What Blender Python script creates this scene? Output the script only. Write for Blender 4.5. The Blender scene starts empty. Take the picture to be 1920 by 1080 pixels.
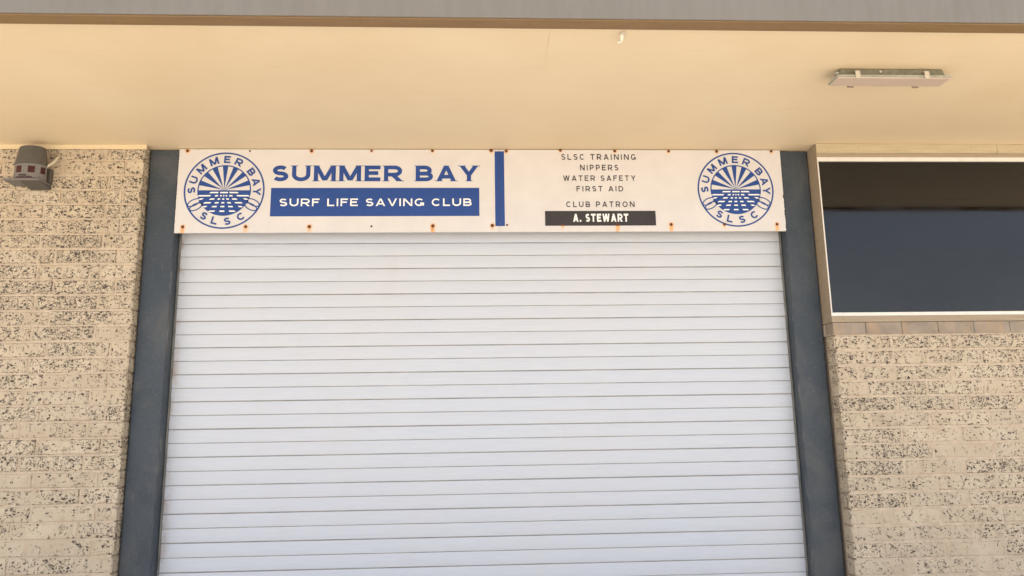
import bpy, math, random
from mathutils import Vector, Matrix
random.seed(7)
sc = bpy.context.scene
col = sc.collection

# ------------------------------------------------------------------ camera
D, CZ, FPX = 4.72, 1.60, 1350.0            # metres to the column faces, eye height, focal length in photo pixels
yaw, pit, rol = 0.04597691, 0.17688739, -0.014893
fw = Vector((math.sin(yaw)*math.cos(pit), math.cos(yaw)*math.cos(pit), math.sin(pit)))
r0 = Vector((math.cos(yaw), -math.sin(yaw), 0)); u0 = r0.cross(fw)
rt = math.cos(rol)*r0 + math.sin(rol)*u0; up = -math.sin(rol)*r0 + math.cos(rol)*u0
cd = bpy.data.cameras.new('camera'); cam = bpy.data.objects.new('camera', cd); col.objects.link(cam)
cd.sensor_width = 36; cd.lens = FPX/1920*36; cd.clip_end = 2000; cd.clip_start = .05
CP = Vector((0, -D, CZ))
m = Matrix((rt, up, -fw)).transposed().to_4x4(); m.translation = CP
cam.matrix_world = m
sc.camera = cam

# ------------------------------------------------------------------ light
EL, AZ = math.radians(70), math.radians(14)   # sun high behind the building
w = bpy.data.worlds.new('World'); sc.world = w; w.use_nodes = True
wn = w.node_tree; bg = wn.nodes['Background']
sky = wn.nodes.new('ShaderNodeTexSky'); sky.sky_type = 'NISHITA'; sky.sun_disc = False
sky.sun_elevation = EL; sky.sun_rotation = AZ; sky.air_density = 1.0; sky.dust_density = 2.0; sky.ozone_density = 1.0
tc = wn.nodes.new('ShaderNodeTexCoord'); mp = wn.nodes.new('ShaderNodeMapping'); mp.inputs['Scale'].default_value = (1, 1, 2.6)
cn = wn.nodes.new('ShaderNodeTexNoise'); cn.inputs['Scale'].default_value = 2.2; cn.inputs['Detail'].default_value = 6
cr = wn.nodes.new('ShaderNodeMapRange'); cr.inputs[1].default_value = .35; cr.inputs[2].default_value = .7; cr.inputs[3].default_value = .30; cr.inputs[4].default_value = .75
cm = wn.nodes.new('ShaderNodeMix'); cm.data_type = 'RGBA'; cm.inputs[7].default_value = (7.0, 7.2, 7.7, 1)   # thin high cloud
wn.links.new(tc.outputs['Generated'], mp.inputs[0]); wn.links.new(mp.outputs[0], cn.inputs['Vector']); wn.links.new(cn.outputs[0], cr.inputs[0])
wn.links.new(cr.outputs[0], cm.inputs[0]); wn.links.new(sky.outputs[0], cm.inputs[6])
wn.links.new(cm.outputs[2], bg.inputs[0]); bg.inputs[1].default_value = 0.12
sd = bpy.data.lights.new('sun', 'SUN'); sd.energy = 5.0; sd.angle = math.radians(.5); sd.color = (1, .95, .87)
sun = bpy.data.objects.new('sun', sd); col.objects.link(sun)
S = Vector((math.sin(AZ)*math.cos(EL), math.cos(AZ)*math.cos(EL), math.sin(EL)))
sun.rotation_euler = S.to_track_quat('Z', 'Y').to_euler(); sun.location = (0, 10, 20)
sc.view_settings.view_transform = 'Standard'; sc.view_settings.look = 'None'
sc.view_settings.gamma = 1; sc.view_settings.exposure = 1.26
try: sc.view_settings.use_curve_mapping = False
except Exception: pass

# ------------------------------------------------------------------ pixel -> place
def ray(x, y): return fw + (x-960)/FPX*rt - (y-540)/FPX*up
def onY(x, y, Y):
    d = ray(x, y); return CP + d*((Y-CP.y)/d.y)
def onZ(x, y, Z):
    d = ray(x, y); return CP + d*((Z-CP.z)/d.z)

# ------------------------------------------------------------------ mesh helpers
class MB:
    def __init__(s): s.v = []; s.f = []
    def add(s, vs, fs):
        o = len(s.v); s.v += [tuple(v) for v in vs]; s.f += [tuple(i+o for i in f) for f in fs]
    def box(s, a, b):
        x0, y0, z0 = a; x1, y1, z1 = b
        s.add([(x0,y0,z0),(x1,y0,z0),(x1,y1,z0),(x0,y1,z0),(x0,y0,z1),(x1,y0,z1),(x1,y1,z1),(x0,y1,z1)],
              [(0,3,2,1),(4,5,6,7),(0,1,5,4),(1,2,6,5),(2,3,7,6),(3,0,4,7)])
    def prism(s, prof, a, b, axis=0):
        """closed profile swept along an axis; profile in the two other axes"""
        n = len(prof)
        def P(p, t): return (t, p[0], p[1]) if axis == 0 else ((p[0], t, p[1]) if axis == 1 else (p[0], p[1], t))
        s.add([P(p, a) for p in prof]+[P(p, b) for p in prof],
              [tuple(range(n))[::-1], tuple(range(n, 2*n))]+[(i, (i+1) % n, n+(i+1) % n, n+i) for i in range(n)])
    def lathe(s, prof, n=32, c=(0,0,0)):
        k = len(prof); vs = []; fs = []
        for i in range(n):
            a = 2*math.pi*i/n
            for r, z in prof: vs.append((c[0]+r*math.cos(a), c[1]+r*math.sin(a), c[2]+z))
        for i in range(n):
            j = (i+1) % n
            for q in range(k-1): fs.append((i*k+q, j*k+q, j*k+q+1, i*k+q+1))
        fs.append(tuple(i*k+k-1 for i in range(n))); fs.append(tuple(i*k for i in range(n))[::-1])
        s.add(vs, fs)
    def tube(s, pts, rad, n=12):
        pts = [Vector(p) for p in pts]; vs = []; fs = []
        for i, p in enumerate(pts):
            t = (pts[min(i+1, len(pts)-1)]-pts[max(i-1, 0)]).normalized()
            a = t.cross(Vector((0.31, 0.2, .93))).normalized(); b = t.cross(a)
            R = rad[i] if isinstance(rad, (list, tuple)) else rad
            for k in range(n):
                an = 2*math.pi*k/n; vs.append(p+R*(math.cos(an)*a+math.sin(an)*b))
        for i in range(len(pts)-1):
            for k in range(n): fs.append((i*n+k, i*n+(k+1) % n, (i+1)*n+(k+1) % n, (i+1)*n+k))
        fs.append(tuple(range(n))); fs.append(tuple(range((len(pts)-1)*n, len(pts)*n)))
        s.add(vs, fs)
    def mesh(s, name):
        me = bpy.data.meshes.new(name); me.from_pydata(s.v, [], s.f); me.validate(); me.update()
        import bmesh
        b = bmesh.new(); b.from_mesh(me); bmesh.ops.recalc_face_normals(b, faces=b.faces); b.to_mesh(me); b.free()
        return me
    def build(s, name, mat, parent=None, bevel=0, seg=2, smooth=False):
        me = s.mesh(name)
        return put(name, me, mat, parent, bevel, seg, smooth)
def put(name, me, mat, parent=None, bevel=0, seg=2, smooth=False):
    if mat and not me.materials: me.materials.append(mat)
    o = bpy.data.objects.new(name, me); col.objects.link(o)
    if parent: o.parent = parent
    if bevel:
        b = o.modifiers.new('bevel', 'BEVEL'); b.width = bevel; b.segments = seg; b.limit_method = 'ANGLE'; b.angle_limit = math.radians(40)
    if smooth:
        for p in me.polygons: p.use_smooth = True
    return o
def empty(name, loc, label, cat, group=None):
    o = bpy.data.objects.new(name, None); col.objects.link(o); o.location = loc; o.empty_display_size = .1
    o['label'] = label; o['category'] = cat
    if group: o['group'] = group
    return o
def keep(o, root):
    """mesh built in world coordinates, parented under an empty placed elsewhere"""
    o.parent = root; o.matrix_parent_inverse = Matrix.Translation(-root.location); return o

# ------------------------------------------------------------------ material helpers
class NT:
    def __init__(s, name):
        s.m = bpy.data.materials.new(name); s.m.use_nodes = True; s.t = s.m.node_tree
        s.b = s.t.nodes['Principled BSDF']
    def n(s, typ, ins=None, **kw):
        nd = s.t.nodes.new('ShaderNode'+typ)
        for k, v in kw.items(): setattr(nd, k, v)
        for k, v in (ins or {}).items(): s.set(nd.inputs[k], v)
        return nd
    def set(s, sock, v):
        if isinstance(v, bpy.types.NodeSocket): s.t.links.new(v, sock)
        elif isinstance(v, bpy.types.Node): s.t.links.new(v.outputs[0], sock)
        else:
            if isinstance(v, tuple) and len(v) == 3 and sock.type == 'RGBA': v = v+(1,)
            sock.default_value = v
    def pos(s): return s.n('NewGeometry').outputs['Position']
    def scaled(s, v, sc_): return s.n('VectorMath', {0: v, 1: sc_}, operation='MULTIPLY').outputs[0]
    def noise(s, v, scale, detail=2, dist=0, rough=.5):
        return s.n('TexNoise', {'Vector': v, 'Scale': scale, 'Detail': detail, 'Distortion': dist, 'Roughness': rough}).outputs[0]
    def rng(s, v, a, b, c=0., d=1.):
        return s.n('MapRange', {0: v, 1: a, 2: b, 3: c, 4: d}, interpolation_type='SMOOTHSTEP').outputs[0]
    def lin(s, v, a, b, c=0., d=1.): return s.n('MapRange', {0: v, 1: a, 2: b, 3: c, 4: d}).outputs[0]
    def ma(s, op, a, b=0.): return s.n('Math', {0: a, 1: b}, operation=op).outputs[0]
    def mix(s, f, a, b):
        nd = s.n('Mix', data_type='RGBA'); s.set(nd.inputs[0], f); s.set(nd.inputs[6], a); s.set(nd.inputs[7], b); return nd.outputs[2]
    def out(s, color, rough=.6, bump=None, dist=.002, strength=1., metal=0., spec=.5):
        s.set(s.b.inputs['Base Color'], color); s.set(s.b.inputs['Roughness'], rough); s.set(s.b.inputs['Metallic'], metal)
        s.set(s.b.inputs['Specular IOR Level'], spec)
        if bump is not None:
            bp = s.n('Bump', {'Height': bump, 'Distance': dist, 'Strength': strength}); s.set(s.b.inputs['Normal'], bp.outputs[0])
        return s.m

def plain(name, c, rough=.5, var=.12, scale=14, metal=0., spec=.5, bump=.0006):
    k = NT(name); p = k.pos()
    n1 = k.noise(p, scale, 4); n2 = k.noise(p, scale*9, 3)
    a = tuple(x*(1-var) for x in c); b = tuple(min(1, x*(1+var)) for x in c)
    return k.out(k.mix(k.lin(n1, .3, .7), a, b), k.lin(n2, .3, .7, max(.02, rough-.08), rough+.08), n2, bump, .5, metal, spec)

M = {}
def brick_mat():
    k = NT('speckled_brick'); p = k.pos()
    rnd = k.n('ObjectInfo').outputs['Random']
    wob = k.n('TexNoise', {'Vector': p, 'Scale': 42., 'Detail': 2.}).outputs['Color']
    off = k.n('VectorMath', {0: wob, 1: (.5, .5, .5)}, operation='SUBTRACT').outputs[0]
    pw = k.n('VectorMath', {0: p, 1: k.scaled(off, (.036, .036, .026))}, operation='ADD').outputs[0]
    big = k.noise(p, 1.7, 2); mid = k.noise(p, 9, 2)
    zz = k.n('SeparateXYZ', {0: p}).outputs[2]
    dens = k.ma('ADD', k.ma('MULTIPLY', k.lin(big, .35, .65), .26), k.ma('MULTIPLY', k.ma('POWER', rnd, 1.5), .56))
    dens = k.ma('ADD', k.ma('ADD', dens, k.ma('MULTIPLY', k.lin(mid, .3, .7), .26)), k.lin(zz, 1.0, 2.7, -.19, .20))
    pits = None
    for sc_, st, rmin, rmax in ((46., (1., 1., 1.5), .20, .46), (74., (1.25, 1.25, .95), .20, .44)):
        vo = k.n('TexVoronoi', {'Vector': k.scaled(pw, st), 'Scale': sc_, 'Randomness': 1.})
        cr_, cg_, cb_ = k.n('SeparateColor', {0: vo.outputs['Color']}).outputs
        r = k.ma('MULTIPLY', k.lin(k.ma('SUBTRACT', dens, cr_), -.02, .14), k.lin(cg_, 0, 1, rmin, rmax))
        e = k.rng(k.ma('SUBTRACT', r, vo.outputs['Distance']), -.015, .05)
        pits = e if pits is None else k.ma('MAXIMUM', pits, k.ma('MULTIPLY', e, .85))
    A = k.noise(k.scaled(p, (1, 1, 1.2)), 52, 1.5, .5); B = k.noise(p, 40, 2)
    worm = k.ma('MULTIPLY', k.rng(k.ma('ABSOLUTE', k.ma('SUBTRACT', A, .5)), .014, .036, 1, 0), k.rng(k.ma('ADD', B, k.ma('MULTIPLY', dens, .24)), .61, .66))
    pits = k.ma('MAXIMUM', pits, k.ma('MULTIPLY', worm, .9))
    tone = k.mix(k.lin(k.noise(p, 6, 4), .3, .7), (.47, .385, .275), (.57, .49, .37))
    pale = k.mix(k.ma('MULTIPLY', rnd, .5), tone, (.60, .51, .385))
    r2 = k.n('TexWhiteNoise', {'W': k.ma('MULTIPLY', rnd, 91.7)}, noise_dimensions='1D').outputs[0]
    pale = k.mix(k.ma('MULTIPLY', r2, .30), pale, (.37, .31, .24))
    dr = k.rng(k.noise(k.scaled(p, (24, 24, 5)), 1, 3), .58, .74, 0, .38)
    pale = k.mix(dr, pale, (.35, .265, .20))
    pale = k.mix(k.rng(k.noise(p, 36, 4, 0, .65), .50, .72, 0, .30), pale, (.33, .27, .205))
    c = k.mix(k.ma('MULTIPLY', pits, .92), pale, (.055, .045, .042))
    rough_ = k.ma('ADD', k.noise(p, 26, 5, 0, .65), k.ma('MULTIPLY', k.noise(p, 120, 2), .25))
    h = k.ma('SUBTRACT', rough_, k.ma('MULTIPLY', pits, .8))
    return k.out(c, .88, h, .0055, .95, spec=.2)
M['brick'] = brick_mat()
def mortar_mat():
    k = NT('mortar'); p = k.pos(); n = k.noise(p, 30, 4)
    sp = k.rng(k.noise(p, 110, 1), .74, .80, 0, .5)
    c = k.mix(k.lin(n, .3, .7), (.45, .36, .265), (.57, .475, .365))
    return k.out(k.mix(sp, c, (.16, .13, .11)), .9, n, .002, .8, spec=.2)
M['mortar'] = mortar_mat()
def soffit_mat():
    k = NT('cream_soffit_paint'); p = k.pos()
    n = k.noise(p, 1.3, 3); f = k.noise(p, 160, 2); g = k.noise(k.scaled(p, (1, 4, 1)), 5, 3)
    c = k.mix(k.lin(n, .3, .7), (.71, .575, .39), (.75, .625, .44))
    c = k.mix(k.rng(g, .55, .8, 0, .18), c, (.60, .45, .29))
    return k.out(c, .55, k.ma('ADD', k.ma('MULTIPLY', f, .15), k.noise(p, 3, 2)), .0015, .6, spec=.3)
M['soffit'] = soffit_mat()
def sign_mat():
    k = NT('white_sign_sheet'); p = k.pos()
    at = k.n('Attribute', attribute_name='rust').outputs['Fac']
    n = k.noise(p, 7, 3); r = k.noise(k.scaled(p, (60, 60, 14)), 1, 3)
    c = k.mix(k.lin(n, .3, .7), (.60, .58, .575), (.64, .62, .615))
    f = k.ma('MULTIPLY', at, k.lin(r, .25, .6, .55, 1.1))
    c = k.mix(k.rng(f, .02, .55, 0, .85), c, (.72, .36, .10))
    c = k.mix(k.rng(f, .5, .95, 0, .8), c, (.30, .11, .035))
    return k.out(c, .32, n, .0008, .4, spec=.45)
M['sign'] = sign_mat()
M['blue'] = plain('blue_vinyl', (.007, .050, .24), .4, .06, 20)
M['black'] = plain('black_vinyl', (.024, .02, .022), .45, .1, 20)
M['whitev'] = plain('white_vinyl', (.84, .83, .82), .4, .03, 20)
M['greyv'] = plain('grey_vinyl', (.30, .33, .40), .4, .03, 20)
def rust():
    k = NT('rusted_screw'); p = k.pos(); n = k.noise(p, 300, 3)
    return k.out(k.mix(n, (.05, .022, .014), (.16, .06, .025)), .85, n, .001, 1)
M['rust'] = rust()
def column_mat():
    k = NT('grey_painted_steel'); p = k.pos()
    n = k.noise(p, 5, 4); f = k.noise(p, 42, 3); s = k.noise(p, 75, 2)
    c = k.mix(k.lin(n, .3, .7), (.031, .044, .060), (.044, .057, .073))
    c = k.mix(k.rng(f, .50, .74, 0, .35), c, (.088, .098, .106))
    c = k.mix(k.rng(k.noise(p, 2.2, 5, .6, .65), .45, .7, 0, .45), c, (.105, .105, .10))
    c = k.mix(k.rng(s, .68, .75, 0, .5), c, (.26, .26, .25))
    c = k.mix(k.rng(k.noise(k.scaled(p, (30, 30, 4)), 1, 5, .4, .7), .60, .78, 0, .35), c, (.16, .16, .155))
    at = k.n('Attribute', attribute_name='wear').outputs['Fac']
    ch = k.rng(k.ma('MULTIPLY', at, k.noise(k.scaled(p, (26, 26, 6)), 1, 4, 0, .7)), .46, .62, 0, .3)
    c = k.mix(ch, c, (.27, .27, .265))
    return k.out(c, k.lin(f, .3, .7, .42, .6), f, .0008, .6, spec=.4)
M['steel'] = column_mat()
def shutter_mat():
    k = NT('white_shutter_enamel'); p = k.pos()
    x, y, z = k.n('SeparateXYZ', {0: p}).outputs
    n = k.noise(k.scaled(p, (1.1, 1, 30)), 6, 3); g = k.noise(k.scaled(p, (2, 1, 220)), 2, 3)
    bg_ = k.noise(p, .9, 2)
    c = k.mix(k.lin(n, .3, .7), (.515, .55, .61), (.555, .59, .645))
    c = k.mix(k.rng(bg_, .4, .7, 0, .25), c, (.58, .575, .575))
    edge = k.lin(x, XL, XL+.075, 1, 0)
    st = k.ma('MULTIPLY', k.ma('POWER', edge, 2.), k.rng(k.noise(k.scaled(p, (14, 1, 7)), 1, 3), .45, .65))
    c = k.mix(k.ma('MULTIPLY', st, .75), c, (.33, .20, .11))
    d = k.rng(k.noise(k.scaled(p, (3, 1, .6)), 2, 4), .56, .78, 0, .12)
    c = k.mix(d, c, (.50, .47, .43))
    dent = k.noise(k.scaled(p, (1, 1, 2.2)), 3.2, 3)
    return k.out(c, k.lin(n, .3, .7, .36, .5), k.ma('ADD', g, k.ma('MULTIPLY', dent, 14.)), .0007, .5, spec=.45)
def timber_mat(name, a, b):
    k = NT(name); p = k.pos(); n = k.noise(k.scaled(p, (2, 12, 40)), 2.5, 4); f = k.noise(p, 60, 3)
    c = k.mix(k.lin(n, .25, .75), a, b)
    c = k.mix(k.rng(f, .58, .75, 0, .35), c, tuple(x*.6 for x in a))
    return k.out(c, .6, n, .0012, .6, spec=.3)
M['frame'] = timber_mat('tan_painted_timber', (.30, .235, .165), (.37, .30, .22))
M['trim'] = timber_mat('cream_painted_batten', (.62, .50, .31), (.72, .61, .42))
M['headtrim'] = timber_mat('olive_cream_batten', (.42, .35, .225), (.51, .43, .285))
M['beam'] = timber_mat('brown_painted_beam', (.20, .128, .064), (.23, .148, .075))
M['bead'] = plain('white_aluminium_bead', (.70, .67, .62), .35, .05, 20)
def fascia_mat():
    k = NT('weathered_fascia_metal'); p = k.pos(); n = k.noise(k.scaled(p, (9, 1, 1.2)), 3, 4); b = k.noise(p, 1.2, 2)
    c = k.mix(k.lin(n, .3, .7), (.155, .137, .112), (.18, .16, .134))
    c = k.mix(k.lin(b, .3, .7, 0, .4), c, (.195, .178, .155))
    return k.out(c, .5, n, .0008, .5, spec=.4)
M['fascia'] = fascia_mat()
def glass_mat():
    k = NT('dark_window_glass'); p = k.pos(); n = k.noise(k.scaled(p, (1.2, 1, 2.4)), 1.6, 2)
    dirt = k.noise(k.scaled(p, (3, 1, 9)), 2, 4)
    c = k.mix(k.lin(dirt, .35, .7), (.002, .0018, .002), (.005, .0048, .005))
    k.set(k.b.inputs['IOR'], 1.52)
    return k.out(c, k.lin(dirt, .3, .7, .03, .10), n, .004, .07, spec=.5)
M['glass'] = glass_mat()
def sill_mat():
    k = NT('sill_tile'); p = k.pos(); r = k.n('ObjectInfo').outputs['Random']; n = k.noise(p, 14, 4)
    c = k.mix(k.lin(n, .3, .7), (.21, .175, .135), (.32, .27, .21)); c = k.mix(k.ma('MULTIPLY', r, .6), c, (.33, .28, .24))
    z = k.n('SeparateXYZ', {0: p}).outputs[2]
    c = k.mix(k.ma('MULTIPLY', k.rng(k.noise(k.scaled(p, (16, 1, 3)), 1, 3), .5, .7), .4), c, (.46, .29, .15))
    return k.out(c, .8, n, .002, .7, spec=.25)
M['sill'] = sill_mat()
def ground_mat():
    k = NT('pale_concrete_ground'); p = k.pos(); n = k.noise(p, .35, 4); f = k.noise(p, 40, 4)
    c = k.mix(k.lin(n, .3, .7), (.50, .43, .345), (.60, .525, .425))
    c = k.mix(k.rng(f, .5, .75, 0, .4), c, (.36, .31, .25))
    return k.out(c, .9, f, .003, .8, spec=.2)
M['ground'] = ground_mat()
M['groove_tone'] = plain('darker_groove_grey', (.42, .40, .385), .6, .2, 5)  # darker grey set on the slat groove faces only
M['guide'] = plain('guide_rail_metal', (.15, .15, .135), .5, .35, 9)
M['render'] = plain('cream_render', (.55, .48, .37), .85, .08, 4)
M['rooftop'] = plain('roof_sheet', (.40, .40, .39), .5, .08, 3)
M['plastic'] = plain('grey_siren_plastic', (.08, .074, .067), .5, .08, 30, bump=.0004)
M['plastic2'] = plain('light_grey_siren_plastic', (.155, .146, .14), .5, .08, 30, bump=.0004)
M['lens'] = plain('dark_red_lens', (.04, .004, .007), .22, .2, 60)
M['dark'] = plain('dark_cavity', (.012, .01, .012), .7, .2, 30)
M['purple'] = plain('smoked_dome', (.055, .035, .045), .25, .1, 30)
M['conduit'] = plain('pale_conduit', (.58, .53, .41), .45, .06, 30)
M['lightbody'] = plain('grey_green_light_body', (.165, .165, .125), .5, .25, 40)
M['lightlip'] = plain('pale_grey_gasket', (.33, .34, .29), .5, .15, 40)
M['diffuser'] = plain('aged_diffuser', (.56, .45, .37), .35, .05, 10)
M['clip'] = plain('off_white_clip', (.52, .47, .39), .45, .1, 60)
M['clipdark'] = plain('dull_clip', (.26, .21, .16), .5, .1, 60)
M['hook'] = plain('white_ceramic', (.74, .70, .60), .3, .05, 60)

# ------------------------------------------------------------------ key levels
ZS = CZ + .3842*D                 # soffit height
YL, YR = -.065, -.118             # faces of the two brick walls (column faces are y = 0)
XCL, XCR = -.46829*D, .48887*D    # outer edges of the columns
XL, XR = -.42667*D, .44631*D      # shutter edges
YSH = .104                        # shutter face
GZ, GP = CZ+.24970*D, .0185956*D  # first visible groove, rib pitch
XE0, XE1 = -5.7, 6.1              # ends of the modelled building
M['shutter'] = shutter_mat()

# ------------------------------------------------------------------ ground and the plain rear of the building
g = MB(); g.add([(-600,-600,0),(600,-600,0),(600,600,0),(-600,600,0)], [(0,1,2,3)])
o = g.build('ground', M['ground']); o['kind'] = 'structure'
g = MB()
for a, b in [((XE0+.02, 5.8, 0), (XE1-.02, 6.0, ZS)), ((XE0+.02, .3, 0), (XE0+.22, 5.8, ZS)), ((XE1-.22, .3, 0), (XE1-.02, 5.8, ZS))]: g.box(a, b)
o = g.build('rear_wall', M['render']); o['kind'] = 'structure'

# ------------------------------------------------------------------ canopy roof
BZ = ZS-.018                                  # underside of the edge beam
yf = onZ(960, 34.5, BZ).y; yi = onZ(960, 54, BZ).y
roof = empty('canopy_roof', (0, 0, ZS), 'overhanging flat roof with cream soffit, brown edge beam and grey fascia', 'roof')
g = MB(); g.box((XE0-.3, yf+.012, ZS+.022), (XE1+.3, 6.3, ZS+.30)); keep(g.build('roof_slab', M['rooftop']), roof)
g = MB(); g.box((XE0-.3, yf+.012, BZ), (XE1+.3, yi, ZS+.020)); keep(g.build('edge_beam', M['beam'], bevel=.003), roof)
g = MB(); g.prism([(yf, BZ+.004), (yf+.010, BZ+.004), (yf+.010, ZS+.34), (yf-.03, ZS+.34), (yf-.03, ZS+.31), (yf, ZS+.31)], XE0-.31, XE1+.31)
keep(g.build('fascia', M['fascia'], bevel=.002), roof)
xs = onZ(1015, 150, ZS).x; ysm = onZ(1200, 99, ZS).y
sp = [(XE0-.3, xs, yi, .30, 0), (xs, 4.3, ysm, .30, .0004), (xs, 4.3, yi, ysm, -.0016), (4.3, XE1+.3, yi, .30, -.0006)]
for x0, x1, y0, y1, dz in sp:
    g = MB(); g.box((x0+.0001, y0+.0001, ZS+dz), (x1-.0001, y1-.0001, ZS+.020)); keep(g.build('soffit_panel', M['soffit']), roof)

# ------------------------------------------------------------------ brick walls
CH, BLn = .1001, .3925            # course height, brick pitch
def brick_mesh(L, H, T, seed):
    rr = random.Random(seed); b = .0065; g = MB()
    x0, x1, y0, y1, z0, z1 = 0, L, 0, T, 0, H
    j = lambda a: a+rr.uniform(-.0026, .0026)
    # chamfered front, plain back: front face ring + outer ring + back ring
    fr = [(x0+b, y0, z0+b), (x1-b, y0, z0+b), (x1-b, y0, z1-b), (x0+b, y0, z1-b)]
    mid = [((x0+x1)/2+rr.uniform(-.05, .05)*L, y0-rr.uniform(0, .0022), (z0+z1)/2)]
    ou = [(x0, y0+b, z0), (x1, y0+b, z0), (x1, y0+b, z1), (x0, y0+b, z1)]
    ba = [(x0, y1, z0), (x1, y1, z0), (x1, y1, z1), (x0, y1, z1)]
    vs = [(j(a), j(c), j(d)) for a, c, d in fr]+mid+[(j(a), j(c), j(d)) for a, c, d in ou]+ba
    fs = [(0,1,4),(1,2,4),(2,3,4),(3,0,4)]
    for i in range(4):
        k = (i+1) % 4; fs.append((5+i, 5+k, k, i)); fs.append((9+i, 9+k, 5+k, 5+i))
    fs.append((12, 11, 10, 9))
    g.add(vs, fs); return g.mesh('brick')
cache = {}
def bmesh_for(L, H):
    key = (round(L, 3), round(H, 3), random.randrange(4))
    if key not in cache:
        cache[key] = brick_mesh(key[0], key[1], .105, hash(key) & 0xffff); cache[key].materials.append(M['brick'])
    return cache[key]
JT = .0100
def lay(root, x0, x1, ztop, zbot, yface, anchor, mirror=False):
    """courses hung from ztop; anchor(c) -> x of one perpend joint in course c"""
    c = 0; z = ztop
    while z-zbot > .03:
        h = min(CH, z-zbot); a = anchor(c)
        n0 = math.floor((x0-a)/BLn)-1
        cuts = [x0]+[a+i*BLn+random.uniform(-.004, .004) for i in range(n0, n0+40) if x0+.05 < a+i*BLn < x1-.05]+[x1]
        for i in range(len(cuts)-1):
            s, e = cuts[i], cuts[i+1]
            l = s+(JT/2 if i else 0); r = e-(JT/2 if i < len(cuts)-2 else 0)
            me = bmesh_for(r-l, h-JT)
            o = bpy.data.objects.new('brick', me); col.objects.link(o)
            o.location = (l, yface+random.uniform(-.0016, .0016), z-h+JT/2+random.uniform(-.0008, .0008))
            o.rotation_euler = (random.gauss(0, .004), 0, random.gauss(0, .0025) if r-l > .2 else 0)
            keep(o, root)
        z -= CH; c += 1

ztL = onY(140, 240+252/4.1528, YL).z + CH       # top of the first full course seen
lw = empty('brick_wall', (-3.9, YL, 0), 'pitted cream brick wall on the left with a grey siren on it', 'brick wall')
g = MB(); g.box((XE0, YL+.0056, 0), (XCL-.018, .3, ZS-.0005)); keep(g.build('mortar_bed', M['mortar']), lw)
jx1 = onY(207, 290, YL).x; jx2 = onY(235, 305, YL).x
lay(lw, XE0, XCL-.008, ztL, 0.0, YL, lambda c: jx1 if c % 2 == 0 else jx2)
for px, py in [(222, 314), (209, 447)]:
    p = onY(px, py, YL); g = MB(); g.lathe([(.007, 0), (.0085, .003), (.006, .008)], 12)
    a = g.build('wall_plug', M['rust']); a.location = p; a.rotation_euler = (math.radians(90), 0, 0); keep(a, lw)

XW1 = 4.95                                       # right end of the window
zsill_t = onY(1700, 603, YR).z; zsill_b = onY(1700, 625.5, YR).z
rw = empty('brick_wall', (4, YR, 0), 'pitted cream brick wall on the right, below the dark window', 'brick wall')
g = MB(); g.box((XCR+.022, YR+.0036, 0), (XE1, .3, zsill_b-.004)); g.box((XW1+.006, YR+.0036, zsill_b-.002), (XE1, .3, ZS-.0005))
keep(g.build('mortar_bed', M['mortar']), rw)
lay(rw, XCR+.011, XE1, zsill_b-.004, 0.0, YR, lambda c: XCR+.205+(.0 if c % 2 else .19))
nup = int((ZS-zsill_b)/CH); lay(rw, XW1+.006, XE1, zsill_b-.004+nup*CH, zsill_b-.004, YR, lambda c: XW1+.006+(.2 if c % 2 else .39))
xt = XCR+.006; k = 0
pitch_t = onY(1500+490/2.571, 615, YR).x-onY(1500+315/2.571, 615, YR).x
edges = [xt, onY(1500+315/2.571, 615, YR).x]
while edges[-1] < XW1: edges.append(edges[-1]+pitch_t)
tile_me = {}
for i in range(len(edges)-1):
    a, b = edges[i], min(edges[i+1], XW1)
    if b-a < .02: continue
    key = round(b-a, 3)
    if key not in tile_me:
        g = MB(); g.box((0, 0, 0), (key-.004, .11, zsill_t-zsill_b-.003)); tile_me[key] = g.mesh('sill_tile')
    o = put('sill_tile', tile_me[key], M['sill'], bevel=.002, seg=1)
    o.location = (a+.001, YR-.006+random.uniform(-.0015, .0015), zsill_b); keep(o, rw)
g = MB(); g.box((xt+.002, YR+.0005, zsill_b-.0035), (XW1, .2, zsill_t-.005)); keep(g.build('sill_bed', M['mortar']), rw)

# cream batten where the left wall meets the soffit
g = MB(); rr = random.Random(3); xe = onY(275, 274, YL-.016).x
zt = onY(150, 279.5, YL-.016).z
n = 60
for i in range(n+1):
    x = XE0+(xe-XE0)*i/n; q = rr.uniform(-.002, .002)
    g.v += [(x, YL-.016, ZS-.0006), (x, YL-.016+rr.uniform(-.001, .001), zt+q), (x, YL-.0022, zt+q+.003), (x, YL-.0022, ZS-.0006)]
for i in range(n):
    for a in range(4): b = (a+1) % 4; g.f.append((i*4+a, i*4+b, i*4+4+b, i*4+4+a))
g.f += [(0, 1, 2, 3), (n*4+3, n*4+2, n*4+1, n*4)]
keep(g.build('trim_strip', M['trim']), roof)

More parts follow.
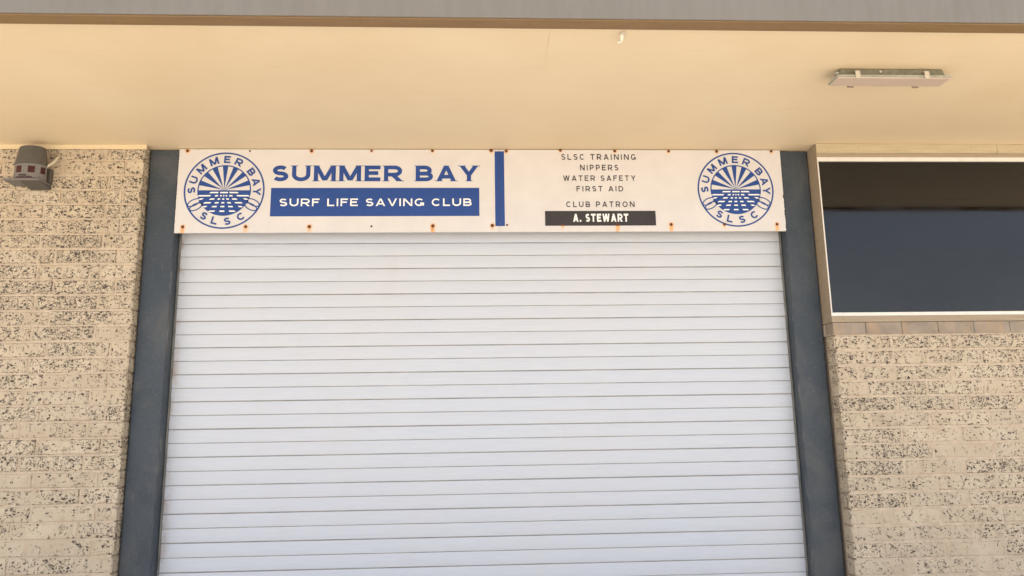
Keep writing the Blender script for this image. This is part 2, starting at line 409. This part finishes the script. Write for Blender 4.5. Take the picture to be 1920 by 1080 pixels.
# ------------------------------------------------------------------ steel columns
def column(x0, x1, inner, label):
    z1 = ZS-.010; r = .011
    prof = []
    for cx, cy, a0 in [(x0+r, r, 180), (x1-r, r, 270), (x1-r, .21-r, 0), (x0+r, .21-r, 90)]:
        for k in range(5):
            a = math.radians(a0+k*22.5); prof.append((cx+r*math.cos(a), cy+r*math.sin(a)))
    root = empty('steel_column', ((x0+x1)/2, .1, 0), label, 'column', 'grey columns beside the shutter')
    n = 40; N = len(prof); vs = []; fs = []
    rr = random.Random(label)
    for i in range(n+1):
        for (x, y) in prof: vs.append((x, y, .012+(z1-.012)*i/n))
    for i in range(n):
        for k in range(N): fs.append((i*N+k, i*N+(k+1) % N, (i+1)*N+(k+1) % N, (i+1)*N+k))
    fs.append(tuple(range(N))); fs.append(tuple(range(n*N, n*N+N)))
    g = MB(); g.add(vs, fs); o = g.build('post', M['steel']); keep(o, root)
    at = o.data.attributes.new('wear', 'FLOAT', 'POINT')
    for i, v in enumerate(o.data.vertices):
        d = abs(v.co.x-inner); at.data[i].value = max(0, 1-d/.05) if v.co.y < .03 else .25
    g = MB(); g.box((x0-.0, -.0, .0005), (x1, .21, .012)); keep(g.build('base_plate', M['steel']), root)
    return root
column(XCL, XL-.003, XL, 'dark grey steel column between the left brick wall and the white shutter')
column(XR+.003, XCR, XR, 'dark grey steel column between the white shutter and the window')

# ------------------------------------------------------------------ roller shutter
sh = empty('roller_shutter', ((XL+XR)/2, YSH, 0), 'closed white roller shutter with horizontal ribs between two grey columns', 'shutter')
def slat_mesh():
    P2 = 2*GP; pr = []
    def rib(zc0, zc1):   # from top down, gently crowned face
        for t in range(7):
            f = t/6; z = zc0+(zc1-zc0)*f; pr.append((-.0022*(1-(2*f-1)**2), z))
    pr.append((.0085, 0)); pr.append((.0080, -.0028)); rib(-.0036, -GP+.0026)
    pr.append((.0056, -GP+.0012)); pr.append((.0056, -GP-.0012)); rib(-GP-.0026, -P2+.0036)
    pr.append((.0080, -P2+.0028)); pr.append((.0085, -P2+.0003)); pr.append((.012, -P2+.0003)); pr.append((.012, 0))
    g = MB(); g.prism(pr, XL+.0005-(XL+XR)/2, XR-.0005-(XL+XR)/2); return g.mesh('slat')
sm = slat_mesh(); sm.materials.append(M['shutter']); sm.materials.append(M['groove_tone'])
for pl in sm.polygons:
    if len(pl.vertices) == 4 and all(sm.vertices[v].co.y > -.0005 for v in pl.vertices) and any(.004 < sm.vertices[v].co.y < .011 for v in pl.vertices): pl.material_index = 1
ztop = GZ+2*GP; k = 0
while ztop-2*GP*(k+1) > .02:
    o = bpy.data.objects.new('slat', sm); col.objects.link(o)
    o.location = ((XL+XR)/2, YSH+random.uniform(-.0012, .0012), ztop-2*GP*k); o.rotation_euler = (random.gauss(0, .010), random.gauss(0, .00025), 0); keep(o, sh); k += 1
zb = ztop-2*GP*k
for a_, b_ in ((XL-.002, XL+.009), (XR-.009, XR+.002)):
    g = MB(); g.box((a_, YSH-.020, .003), (b_, YSH-.0045, ztop-.02)); keep(g.build('guide_rail', M['guide'], bevel=.003), sh)
g = MB(); g.box((XL+.001, YSH-.002, .004), (XR-.001, YSH+.025, zb-.001)); keep(g.build('bottom_rail', M['shutter'], bevel=.002), sh)
g = MB(); g.box((XL+.001, YSH+.03, ztop-.30), (XR-.001, YSH+.09, ZS-.003)); keep(g.build('shutter_box', M['render']), sh)

# ------------------------------------------------------------------ stroke lettering
def arc(cx, cy, rx, ry, a0, a1, n=18):
    return [(cx+rx*math.cos(math.radians(a0+(a1-a0)*i/n)), cy+ry*math.sin(math.radians(a0+(a1-a0)*i/n))) for i in range(n+1)]
CW = dict(S=.80, U=.92, M=1.10, E=.80, R=.92, B=.88, A=1.0, Y=.96, F=.76, L=.74, I=0, V=.98, N=.96, G=.98, C=.94, T=.84, P=.82, W=1.34, D=.94, O=1.04)
CW['.'] = 0; CW[' '] = .33
def glyph(ch, W, t):
    """list of ('p', polyline) or ('d', p0, p1) strokes; cap height 1"""
    h = t/2; X = W-h; o = []
    P = lambda *p: o.append(('p', list(p))); Dg = lambda a, b: o.append(('d', a, b))
    if ch == 'L': P((h,0),(h,1)); P((t*.5,h),(W,h))
    elif ch in 'EF':
        P((h,0),(h,1)); P((h,1-h),(W,1-h)); P((h,.52),(W*.86,.52))
        if ch == 'E': P((h,h),(W,h))
    elif ch == 'I': P((h,0),(h,1))
    elif ch == 'T': P((W/2,0),(W/2,1-h)); P((0,1-h),(W,1-h))
    elif ch == 'U': P((h,1), *arc(W/2, .42, W/2-h, .42-h, 180, 360, 22), (X,1))
    elif ch == 'M': P((h,0),(h,1)); P((X,0),(X,1)); Dg((W/2,.05),(h*1.1,1)); Dg((W/2,.05),(W-h*1.1,1))
    elif ch == 'N': P((h,0),(h,1)); P((X,0),(X,1)); Dg((X-.1*t,0),(h+.1*t,1))
    elif ch == 'A': k = h*1.12; Dg((k,0),(W/2,1)); Dg((W-k,0),(W/2,1)); P((W*.22,.29),(W*.78,.29))
    elif ch == 'V': k = h*1.12; Dg((W/2,0),(k,1)); Dg((W/2,0),(W-k,1))
    elif ch == 'W': k = h*1.05; Dg((W*.28,0),(k,1)); Dg((W*.28,0),(W*.5,1)); Dg((W*.72,0),(W*.5,1)); Dg((W*.72,0),(W-k,1))
    elif ch == 'Y': k = h*1.12; P((W/2,0),(W/2,.46)); Dg((W/2,.40),(k,1)); Dg((W/2,.40),(W-k,1))
    elif ch == 'S':
        ry = .25-h/2
        P(*arc(W/2, .75-h/2, W/2-h-.02, ry, 32, 270, 20), *arc(W/2, .25+h/2, W/2-h, ry, 90, -150, 20)[1:])
    elif ch == 'O': P(*arc(W/2,.5,W/2-h,.5-h,0,360,40))
    elif ch == 'C': P(*arc(W/2,.5,W/2-h,.5-h,42,318,36))
    elif ch == 'G': P(*arc(W/2,.5,W/2-h,.5-h,42,325,36)); P((X,.06),(X,.46)); P((W*.58,.46-h),(W,.46-h))
    elif ch == 'D': P((h,0),(h,1)); P((h,1-h),(W*.45,1-h),*arc(W*.45,.5,W*.55-h,.5-h,90,-90,22)[1:-1],(W*.45,h),(h,h))
    elif ch in 'PRB':
        c = .48 if ch == 'B' else .42; w1 = W*(.93 if ch == 'B' else 1); m_ = (c+1-h)/2
        P((h,0),(h,1)); P((h,1-h),(w1*.58,1-h),*arc(w1*.58,m_,w1*.42-h,(1-h-c)/2,90,-90,16)[1:-1],(w1*.58,c),(h,c))
        if ch == 'B': m2 = (c+h)/2; P((h,c+.012),(W*.6,c+.012),*arc(W*.6,m2,W*.4-h,(c-h)/2,90,-90,16)[1:-1],(W*.6,h),(h,h))
        if ch == 'R': Dg((W-h*1.05,0),(W*.48,c))
    elif ch == '.': P((h,0),(h,t))
    return o
def strip(g, pts, t, tx, lev):
    n = len(pts); vs = []
    for i, p in enumerate(pts):
        a = Vector(pts[max(i-1,0)]); b = Vector(pts[min(i+1,n-1)])
        d1 = (Vector(p)-a); d2 = (b-Vector(p))
        d1 = d1.normalized() if d1.length > 1e-9 else d2.normalized(); d2 = d2.normalized() if d2.length > 1e-9 else d1
        tn = (d1+d2).normalized(); nn = Vector((-tn.y, tn.x)); s = t/2/max(.5, nn.dot(Vector((-d1.y, d1.x))))
        vs += [tx(p[0]+nn.x*s, p[1]+nn.y*s, lev), tx(p[0]-nn.x*s, p[1]-nn.y*s, lev)]
    g.add(vs, [(2*i, 2*i+1, 2*i+3, 2*i+2) for i in range(n-1)])
def draw_glyph(g, ch, W, t, tx, serif=0, roundend=False):
    lev = 0
    for s in glyph(ch, W, t):
        if s[0] == 'p': strip(g, s[1], t, tx, lev)
        else:
            (x0, y0), (x1, y1) = s[1], s[2]; L = math.hypot(x1-x0, y1-y0); k = t/2*L/abs(y1-y0)
            g.add([tx(x0-k,y0,lev), tx(x0+k,y0,lev), tx(x1+k,y1,lev), tx(x1-k,y1,lev)], [(0,1,2,3)])
        lev += 1
        if serif:
            ends = []
            if s[0] == 'p' and len(s[1]) == 2 and abs(s[1][0][0]-s[1][1][0]) < 1e-6: ends = [q for q in s[1] if q[1] in (0, 1)]
            if s[0] == 'p' and ch == 'U': ends = [s[1][0], s[1][-1]]
            if s[0] == 'd': ends = [q for q in (s[1], s[2]) if q[1] == 0 or (q[1] == 1 and ch in 'YV')]
            for (x, y) in ends:
                yy = y-serif*.55 if y else 0; w2 = t*.5+serif*1.1
                if s[0] == 'd': w2 += t*.12
                g.add([tx(x-w2,yy,lev), tx(x+w2,yy,lev), tx(x+w2,yy+serif*.55,lev), tx(x-w2,yy+serif*.55,lev)], [(0,1,2,3)])
            lev += 1
LEV = .00018
def text_line(root, mat, part, s, x0, x1, z0, z1, y, t, gap, wide=1., serif=0):
    """one line of capitals fitted between x0 and x1 on the plane y (facing -y)"""
    H = z1-z0; ws = []
    for ch in s: ws.append((CW[ch]*wide if CW[ch] else t) if ch != ' ' else CW[' ']*wide)
    tot = sum(ws)+gap*(len(s)-1); f = (x1-x0)/tot; x = 0
    for ch, W in zip(s, ws):
        if ch != ' ':
            g = MB()
            def tx(a, b, lev, x=x): return (x0+(x+a)*f, y-lev*LEV, z0+b*H)
            draw_glyph(g, ch, W, t, tx, serif)
            sub(g.build('letter', mat), root, part)
        x += W+gap
def sub(o, root, part=None):
    """part of a thing, or sub-part of one of its parts; mesh is in world coordinates"""
    o.parent = part or root; o.matrix_parent_inverse = Matrix() if part else Matrix.Translation(-root.location)
    return o

# ------------------------------------------------------------------ sign boards
YB = -.014                                   # face of the boards
zT, zB = CZ+.38692*D, CZ+.25978*D
xA, xC = -.42625*D, .44633*D
xsm = onY(936.3, 350, YB).x
scr1 = [(351.7,282.9,1),(468.8,283.4,.35),(584.2,283,1),(696.6,283,.55),(810.8,282.7,.9),(921,282,1.3),
        (342.5,425.4,1),(460.7,425,1),(580,425,1.1),(696.4,424.3,.4),(811.5,423.5,1.15),(923,422.8,1.15)]
scr2 = [(949,283.3,1),(1050.6,282,.9),(1152.6,283.3,.9),(1253.6,283.6,.8),(1343.5,284,1),(1445.8,283.7,.8),
        (950.8,421.8,.4),(1055,421.2,.9),(1158,421.2,.9),(1258.5,420.9,1),(1358.4,420.9,.8),(1456.9,420.4,.9)]
def board(x0, x1, screws, label):
    root = empty('sign_board', ((x0+x1)/2, YB, zB), label, 'sign')
    nx = int((x1-x0)/.011); nz = int((zT-zB)/.009); g = MB(); rr = random.Random(5)
    zt = min(zT, ZS-.005)
    for i in range(nx+1):
        for j in range(nz+1):
            x = x0+(x1-x0)*i/nx; z = zB+(zt-zB)*j/nz
            if i == nx and x1 > 1 and j < nz*.5: x += rr.choice((0,0,0,-.003,-.005))
            if i == 0 and x0 < -1: x += rr.uniform(-.001, .001)
            g.v.append((x, YB, z))
    q = lambda i, j: i*(nz+1)+j
    for i in range(nx):
        for j in range(nz): g.f.append((q(i,j), q(i+1,j), q(i+1,j+1), q(i,j+1)))
    rim = [q(i,0) for i in range(nx+1)]+[q(nx,j) for j in range(1,nz+1)]+[q(i,nz) for i in range(nx-1,-1,-1)]+[q(0,j) for j in range(nz-1,0,-1)]
    bk = []
    for v in rim: bk.append(len(g.v)); x, y, z = g.v[v]; g.v.append((x, -.002, z))
    for i in range(len(rim)): k = (i+1) % len(rim); g.f.append((rim[i], bk[i], bk[k], rim[k]))
    g.f.append(tuple(bk))
    o = g.build('panel', M['sign']); keep(o, root)
    at = o.data.attributes.new('rust', 'FLOAT', 'POINT'); pts = [(onY(a, b, YB), s) for a, b, s in screws]; run = [rr.uniform(.55, 1.35) for _ in pts]
    for i, v in enumerate(o.data.vertices):
        r = 0
        for (p, s), rn in zip(pts, run):
            dx = v.co.x-p.x; dz = v.co.z-p.z
            if abs(dx) < .05 and -.09 < dz < .05 and s > .5:
                hal = math.exp(-(dx*dx+dz*dz)/(2*.011**2))*.9
                low = p.z-zB < .2
                drip = math.exp(-(dx*dx)/(2*.010**2))*(max(0, 1+dz/((.075 if low else .040)*rn)))*(.95 if low else .3)*min(1.1, rn) if dz < 0 else 0
                r = max(r, s*max(hal, drip))
        at.data[i].value = min(1, r)
    for p, s in pts:
        R = .0105*(.45+.55*s); g = MB(); g.lathe([(R, 0), (R*.95, .0022), (R*.6, .004), (R*.25, .0046)], 14)
        a = g.build('screw', M['rust'], smooth=False); a.location = (p.x, YB-.0002, p.z); a.rotation_euler = (math.radians(90), 0, 0); keep(a, root)
    return root
b1 = board(xA, xsm-.0012, scr1, 'white sign board reading SUMMER BAY with a blue strip and round emblem')
b2 = board(xsm+.0012, xC, scr2, 'white sign board listing club activities in small black capitals beside a round emblem')
L1 = YB-.0010
def rect(root, name, mat, pa, pb, y, thick=0):
    a = onY(*pa, YB); b = onY(*pb, YB); g = MB()
    g.box((a.x, y, b.z), (b.x, YB-.0003, a.z)); return keep(g.build(name, mat), root)
# blue strip and lettering, first board
a = onY(508.5, 352.4, YB); b = onY(899, 404.9, YB)
g = MB(); g.box((a.x, L1, b.z), (b.x, YB-.0003, a.z)); strip_ = keep(g.build('blue_strip', M['blue']), b1)
pa = onY(510.9, 325, YB); pb = onY(896.8, 325, YB); zt_, zb_ = onY(700, 310.5, YB).z, onY(700, 339.9, YB).z
text_line(b1, M['blue'], None, 'SUMMER BAY', pa.x, pb.x, zb_, zt_, L1, .24, .20, 1.12, .075)
pa = onY(524.1, 380, YB); pb = onY(884.4, 380, YB); zt_, zb_ = onY(700, 372.4, YB).z, onY(700, 386.5, YB).z
text_line(b1, M['whitev'], strip_, 'SURF LIFE SAVING CLUB', pa.x, pb.x, zb_, zt_, L1-.0008, .18, .28, 1.14, .025)
# blue divider, one half on each board
za, zb2 = onY(936, 283.8, YB).z, onY(936, 423.9, YB).z
for root, x0, x1 in ((b1, onY(928, 350, YB).x, xsm-.0014), (b2, xsm+.0014, onY(945.8, 350, YB).x)):
    g = MB(); g.box((x0, L1, zb2), (x1, YB-.0003, za)); keep(g.build('divider_stripe', M['blue']), root)
# list on the second board
for s, x0, x1, y0, y1 in [('SLSC TRAINING',1052.4,1192,289,299.8),('NIPPERS',1087.5,1159.3,309,319.6),('WATER SAFETY',1056,1191.6,329,339.3),
                          ('FIRST AID',1081,1168.5,348.9,359),('CLUB PATRON',1061.6,1189.7,377.8,388.4)]:
    yc = (y0+y1)/2; pa = onY(x0, yc, YB); pb = onY(x1, yc, YB)
    text_line(b2, M['black'], None, s, pa.x, pb.x, onY(1120, y1, YB).z, onY(1120, y0, YB).z, L1, .175, .42, .97)
a = onY(1021.7, 395.8, YB); b = onY(1230.2, 422.8, YB)
g = MB(); g.box((a.x, YB-.0022, b.z), (b.x, YB-.0003, a.z)); np_ = keep(g.build('name_plate', M['black']), b2); np_['label'] = 'black name plate with bold white capitals'
pa = onY(1074.4, 408, YB); pb = onY(1177.9, 408, YB)
text_line(b2, M['whitev'], np_, 'A. STEWART', pa.x, pb.x, onY(1120, 416, YB).z, onY(1120, 401, YB).z, YB-.003, .235, .20, .86)
# round emblems
def emblem(root, cx, cz, R):
    def T(u, v, lev): return (cx+u*R, L1-lev*LEV*1.6, cz+v*R)
    def ring(g, r0_, r1_, lev, n=96):
        vs = []
        for i in range(n):
            c_, s_ = math.cos(2*math.pi*i/n), math.sin(2*math.pi*i/n); vs += [T(r0_*c_, r0_*s_, lev), T(r1_*c_, r1_*s_, lev)]
        g.add(vs, [(2*i, 2*i+1, (2*i+3) % (2*n), (2*i+2) % (2*n)) for i in range(n)])
    g = MB(); ring(g, .962, 1.002, 0); em = keep(g.build('emblem', M['blue']), root)
    ri = .665
    g = MB(); ring(g, ri-.03, ri, 1)
    n = 48; g.add([T(ri*math.cos(math.pi+math.pi*i/n), ri*math.sin(math.pi+math.pi*i/n), 2) for i in range(n+1)], [tuple(range(n+1))])
    for d in (-72, -48, -24, 0, 24, 48, 72):
        c0 = math.radians(90+d); hw = math.radians(6)
        pts = [(.04*math.cos(c0), .04*math.sin(c0)+.004)]+[((ri-.01)*math.cos(c0-hw+2*hw*i/4), (ri-.01)*math.sin(c0-hw+2*hw*i/4)) for i in range(5)]
        g.add([T(x, z, 2) for x, z in pts], [tuple(range(6))])
    sub(g.build('sun_and_sea', M['blue']), root, em)
    g = MB(); g.add([T(.075*math.cos(math.pi*i/12), .06*math.sin(math.pi*i/12)+.004, 3) for i in range(13)], [tuple(range(13))]); sub(g.build('sun_disc', M['greyv']), root, em)
    rows = [(585,[(390,500),(525,630),(650,765)]),(628,[(235,400),(460,500),(527,548),(567,582),(600,620),(648,692),(750,912)]),
            (672,[(248,300),(392,455),(497,530),(557,585),(612,645),(687,752),(845,895)]),(722,[(318,408),(462,512),(547,588),(628,675),(730,825)]),
            (773,[(305,355),(428,490),(540,592),(642,703),(778,828)]),(834,[(388,467),(530,595),(657,735)])]
    for yy, sg in rows:
        v = -(yy-554)/514
        for a_, b_ in sg:
            ua, ub = (a_-577)/545, (b_-577)/545; sa = ua*.07; sb = ub*.07
            g = MB(); g.add([T(ua+sa, v-.017, 4), T(ub+sb, v-.017, 4), T(ub-sb*.6, v+.017, 4), T(ua-sa*.6, v+.017, 4)], [(0,1,2,3)])
            sub(g.build('wave_dash', M['whitev']), root, em)
    for ang in (208, -28):
        c_, s_ = math.cos(math.radians(ang)), math.sin(math.radians(ang))
        for q, off in enumerate((-.062, .062)):
            ex, ez = .80*c_-off*s_, .80*s_+off*c_; pts = []
            for i in range(33):
                a_ = 2*math.pi*i/32; u_, v_ = .165*math.cos(a_), .075*math.sin(a_); pts.append((ex+u_*c_-v_*s_, ez+u_*s_+v_*c_))
            g = MB(); strip(g, pts, .028, T, 1+q); sub(g.build('rope_ring', M['blue']), root, em)
    for ch, ang, fl in [('S',180,1),('U',160.5,1),('M',136.5,1),('M',111,1),('E',87.5,1),('R',66,1),('B',36.5,1),('A',16,1),('Y',-2.5,1),('S',235,-1),('L',255.5,-1),('S',278,-1),('C',303,-1)]:
        hc = .192; W = CW[ch]*1.06; a_ = math.radians(ang); rad = Vector((math.cos(a_), math.sin(a_)))*fl; tan = Vector((rad.y, -rad.x))
        ctr = Vector((math.cos(a_), math.sin(a_)))*.812
        def tx(x, y, lev): p = ctr+tan*((x-W/2)*hc)+rad*((y-.5)*hc); return T(p.x, p.y, lev+1)
        g = MB(); draw_glyph(g, ch, W, .225, tx, .02); sub(g.build('letter', M['blue']), root, em)
for root, x0, x1, y0, y1 in ((b1, 344.9, 496.25, 285.5, 428.3), (b2, 1308.3, 1450.3, 285.8, 424.7)):
    cxp, cyp = (x0+x1)/2, (y0+y1)/2; c_ = onY(cxp, cyp, YB); emblem(root, c_.x, c_.z, (onY(x1, cyp, YB).x-onY(x0, cyp, YB).x)/2)

# ------------------------------------------------------------------ window
YW = YR-.004
win = empty('window', (XCR+1.2, YW, zsill_t), 'dark tinted window in a tan timber frame above the right brick wall', 'window')
xo = XCR+.005
zg_t, zg_b = onY(1800, 302, YW).z, onY(1800, 584, YW).z
xg = onY(1544, 400, YW).x                       # glass left edge
fb = onY(1800, 590.5, YW).z                     # top of bottom rail
ft = onY(1800, 294.5, YW).z
ztr = onY(1800, 287, YW-.006).z
xi = onY(1541.0, 400, YW).x
def fr(name, a, b, mat, bev=.002): g = MB(); g.box(a, b); return keep(g.build(name, mat, bevel=bev), win)
fr('frame_jamb', (xo, YW, zsill_t), (xi, .14, ZS-.001), M['frame'])
fr('frame_jamb', (XW1-.05, YW, zsill_t), (XW1, .14, ZS-.001), M['frame'])
fr('frame_head', (xi+.0008, YW+.0008, ft), (XW1-.051, .14, ZS-.0015), M['frame'])
fr('frame_sill', (xi+.0008, YW+.0008, zsill_t), (XW1-.051, .14, fb), M['frame'])
xj = onY(1870, 280, YW-.008).x
fr('head_trim', (xo-.001, YW-.007, ztr), (xj-.001, YW-.0004, ZS-.0012), M['headtrim'])
fr('head_trim', (xj+.001, YW-.0065, ztr), (XW1, YW-.0004, ZS-.0012), M['headtrim'])
bw = .014
fr('glazing_bead', (xi+.001, YW+.003, zg_t), (XW1-.052, YW+.030, ft-.0005), M['bead'], .001)
fr('glazing_bead', (xi+.001, YW+.001, fb+.0005), (XW1-.052, YW+.030, zg_b), M['bead'], .001)
fr('glazing_bead', (xi+.001, YW+.003, zg_b+.0004), (xg, YW+.030, zg_t-.0004), M['bead'], .001)
fr('glazing_bead', (XW1-.066, YW+.003, zg_b+.0004), (XW1-.053, YW+.030, zg_t-.0004), M['bead'], .001)
fr('pane', (xg-.004, YW+.018, zg_b-.004), (XW1-.062, YW+.0245, zg_t+.004), M['glass'], 0)

# ------------------------------------------------------------------ ceiling light
zl = ZS-.062; zbod = ZS-.048
A = onZ(1571, 143.5, zl); B = onZ(1785, 145.5, zl); C_ = onZ(1552, 161, zl)
yfr, ybk = (A.y+B.y)/2, C_.y; xa, xb = A.x, B.x
cl = empty('ceiling_light', ((xa+xb)/2, (yfr+ybk)/2, ZS), 'long grey ceiling light with pale diffuser and clips on the cream soffit', 'ceiling light')
g = MB(); mg = .026
v0 = [(xa+mg*1.2, yfr+mg, ZS-.0008), (xb-mg*1.2, yfr+mg, ZS-.0008), (xb-mg*1.2, ybk-mg, ZS-.0008), (xa+mg*1.2, ybk-mg, ZS-.0008)]
v1 = [(xa+mg*.8, yfr+mg*.6, zbod), (xb-mg*.8, yfr+mg*.6, zbod), (xb-mg*.8, ybk-mg*.6, zbod), (xa+mg*.8, ybk-mg*.6, zbod)]
g.add(v0+v1, [(0,1,2,3),(7,6,5,4),(0,4,5,1),(1,5,6,2),(2,6,7,3),(3,7,4,0)]); keep(g.build('housing', M['lightbody'], bevel=.006), cl)
g = MB(); g.box((xa, yfr, zl+.003), (xb, ybk, zbod-.0006)); keep(g.build('gasket', M['lightlip'], bevel=.002), cl)
g = MB(); g.box((xa+.004, yfr+.004, zl-.004), (xb-.004, ybk-.004, zl+.0026)); keep(g.build('diffuser', M['diffuser'], bevel=.003), cl)
for px in (1610, 1741):
    x = onZ(px, 143, zl).x; g = MB()
    g.prism([(yfr-.003, zl-.007), (yfr-.003, zbod+.020), (yfr+.012, zbod+.026), (yfr+.013, zbod+.023), (yfr-.0005, zbod+.017), (yfr-.0005, zl-.0045), (yfr+.012, zl-.0046), (yfr+.012, zl-.007)], x-.013, x+.013)
    keep(g.build('clip', M['clip'], bevel=.001), cl)
for px in (1594, 1716):
    x = onZ(px, 162, zl).x; g = MB()
    g.prism([(ybk+.006, zl-.008), (ybk+.006, zbod+.020), (ybk-.010, zbod+.026), (ybk-.011, zbod+.023), (ybk+.0005, zbod+.017), (ybk+.0005, zl-.0045), (ybk-.003, zl-.0046), (ybk-.003, zl-.008)], x-.017, x+.017)
    keep(g.build('clip', M['clipdark'], bevel=.001), cl)
x = onZ(1655, 130, ZS-.02).x; g = MB(); g.lathe([(.007, 0), (.006, .003), (.003, .0045)], 12); a = g.build('cable_plug', M['clip']); a.location = (x, yfr+mg*.8-.003, ZS-.022); a.rotation_euler = (math.radians(90), 0, 0); keep(a, cl)
g = MB(); g.lathe([(.009, 0), (.009, .012), (.006, .02)], 12); a = g.build('end_gland', M['lightlip']); a.location = (xa+mg*.95, (yfr+ybk)/2-.02, ZS-.026); a.rotation_euler = (0, math.radians(-90), 0); keep(a, cl)

# ------------------------------------------------------------------ small hook on the soffit
p = onZ(1167, 60.5, ZS)
hk = empty('ceiling_hook', p, 'small white ceramic hook on the soffit near the brown edge beam', 'hook')
g = MB(); g.lathe([(.017, 0), (.016, -.006), (.010, -.009)], 18, (p.x, p.y, ZS-.0022)); keep(g.build('hook_base', M['clip'], smooth=False), hk)
g = MB(); pts = []; rad = []
for i in range(15):
    a_ = math.pi*1.35*i/14; pts.append((p.x-.004+.010*math.sin(a_)*.4-.006*i/14, p.y+.018-.018*math.cos(a_), ZS-.010-.004*i/14-.022*math.sin(min(a_, math.pi*.6)))); rad.append(.0085-.0025*i/14)
g.tube(pts, rad); keep(g.build('hook_arm', M['hook'], smooth=True), hk)

# ------------------------------------------------------------------ wall siren
yc_ = YL-.112
bc = onY(52, 338, yc_); tc = onY(61, 270, yc_)
R0 = (onY(84, 325, yc_).x-onY(25, 325, yc_).x)/2
H_ = tc.z-bc.z-.01; zc = bc.z; xc = bc.x-.012
sr = empty('wall_siren', (xc, YL, zc), 'grey plastic siren with dark red windows and domed cap high on the brick wall', 'siren')
zm = H_*.47
g = MB(); g.lathe([(R0*.96, .006), (R0*1.0, .012), (R0*.985, zm-.003), (R0*.95, zm-.001)], 48, (xc, yc_, zc)); keep(g.build('drum', M['plastic2']), sr)
g = MB(); g.lathe([(R0*.93, zm-.0008), (R0*1.01, zm+.001), (R0*1.02, zm+.006), (R0*.90, zm+(H_-zm)*.55), (R0*.83, H_-.014), (R0*.79, H_-.004), (R0*.70, H_)], 48, (xc, yc_, zc)); keep(g.build('cap', M['plastic']), sr)
g = MB(); n = 24; face = math.radians(-90+22)
for k in range(3):
    an = face+math.radians((-46, 2, 48)[k]); g = MB(); vs = []; hwid = .205
    for i in range(5):
        a_ = an-hwid+2*hwid*i/4
        for z in (zm*.42, zm*.82): vs.append((xc+(R0*1.0+.0008)*math.cos(a_), yc_+(R0*1.0+.0008)*math.sin(a_), zc+z))
        for z in (zm*.42, zm*.82): vs.append((xc+(R0-.006)*math.cos(a_), yc_+(R0-.006)*math.sin(a_), zc+z))
    fs = []
    for i in range(4):
        o4 = i*4; fs += [(o4, o4+4, o4+5, o4+1), (o4+2, o4+3, o4+7, o4+6), (o4, o4+2, o4+6, o4+4), (o4+1, o4+5, o4+7, o4+3)]
    fs += [(0, 1, 3, 2), (16, 18, 19, 17)]
    g.add(vs, fs); keep(g.build('red_window', M['lens']), sr)
def arcbox(name, a0, a1, z0, z1, out, mat):
    g = MB(); vs = []; fs = []; n = 8
    for i in range(n+1):
        a_ = face+math.radians(a0+(a1-a0)*i/n)
        for r_ in (R0-.006, R0+out):
            for z in (z0, z1): vs.append((xc+r_*math.cos(a_), yc_+r_*math.sin(a_), zc+z))
    for i in range(n):
        b_ = i*4; fs += [(b_+2, b_+6, b_+7, b_+3), (b_, b_+1, b_+5, b_+4), (b_, b_+4, b_+6, b_+2), (b_+1, b_+3, b_+7, b_+5)]
    fs += [(0, 2, 3, 1), (n*4, n*4+1, n*4+3, n*4+2)]; g.add(vs, fs); keep(g.build(name, mat), sr)
arcbox('sound_slot', -42, -14, zm*.22, zm*.30, .0012, M['dark'])
arcbox('sound_slot', -80, 30, .0065, zm*.12, .0015, M['dark'])
arcbox('speaker_lens', -52, 6, .0068, zm*.19, .0028, M['purple'])
g = MB(); g.box((xc-R0*1.35, yc_-R0*1.02, zc-.006), (xc+R0*.98, YL-.003, zc+.0058)); keep(g.build('mounting_plate', M['plastic2'], bevel=.003), sr)
g = MB(); g.prism([(yc_-R0*.75, zc-.0064), (YL-.0025, zc-.0064), (YL-.0025, zc-.030), (YL-.02, zc-.028)], xc-R0*.35, xc+R0*.98); keep(g.build('bracket', M['plastic'], bevel=.003), sr)
g = MB(); g.box((xc-R0*.5, YL-.05, zc+.006), (xc+R0*1.05, YL-.0025, zc+zm*.95)); keep(g.build('back_box', M['plastic'], bevel=.004), sr)
q0 = onY(79, 310.5, YL-.10); q1 = onY(96, 303, YL-.07); q2 = onY(106, 295, YL-.03); q3 = onY(113, 294, YL+.004)
g = MB(); g.tube([q0, q0.lerp(q1, .5), q1, q1.lerp(q2, .6), q2, q3], .0095); keep(g.build('conduit', M['conduit'], smooth=True), sr)
for ch in sr.children:                       # the casing is shallower than it is wide
    if ch.location.length < 1e-6:
        for v in ch.data.vertices: v.co.y = YL+(v.co.y-YL)*.66
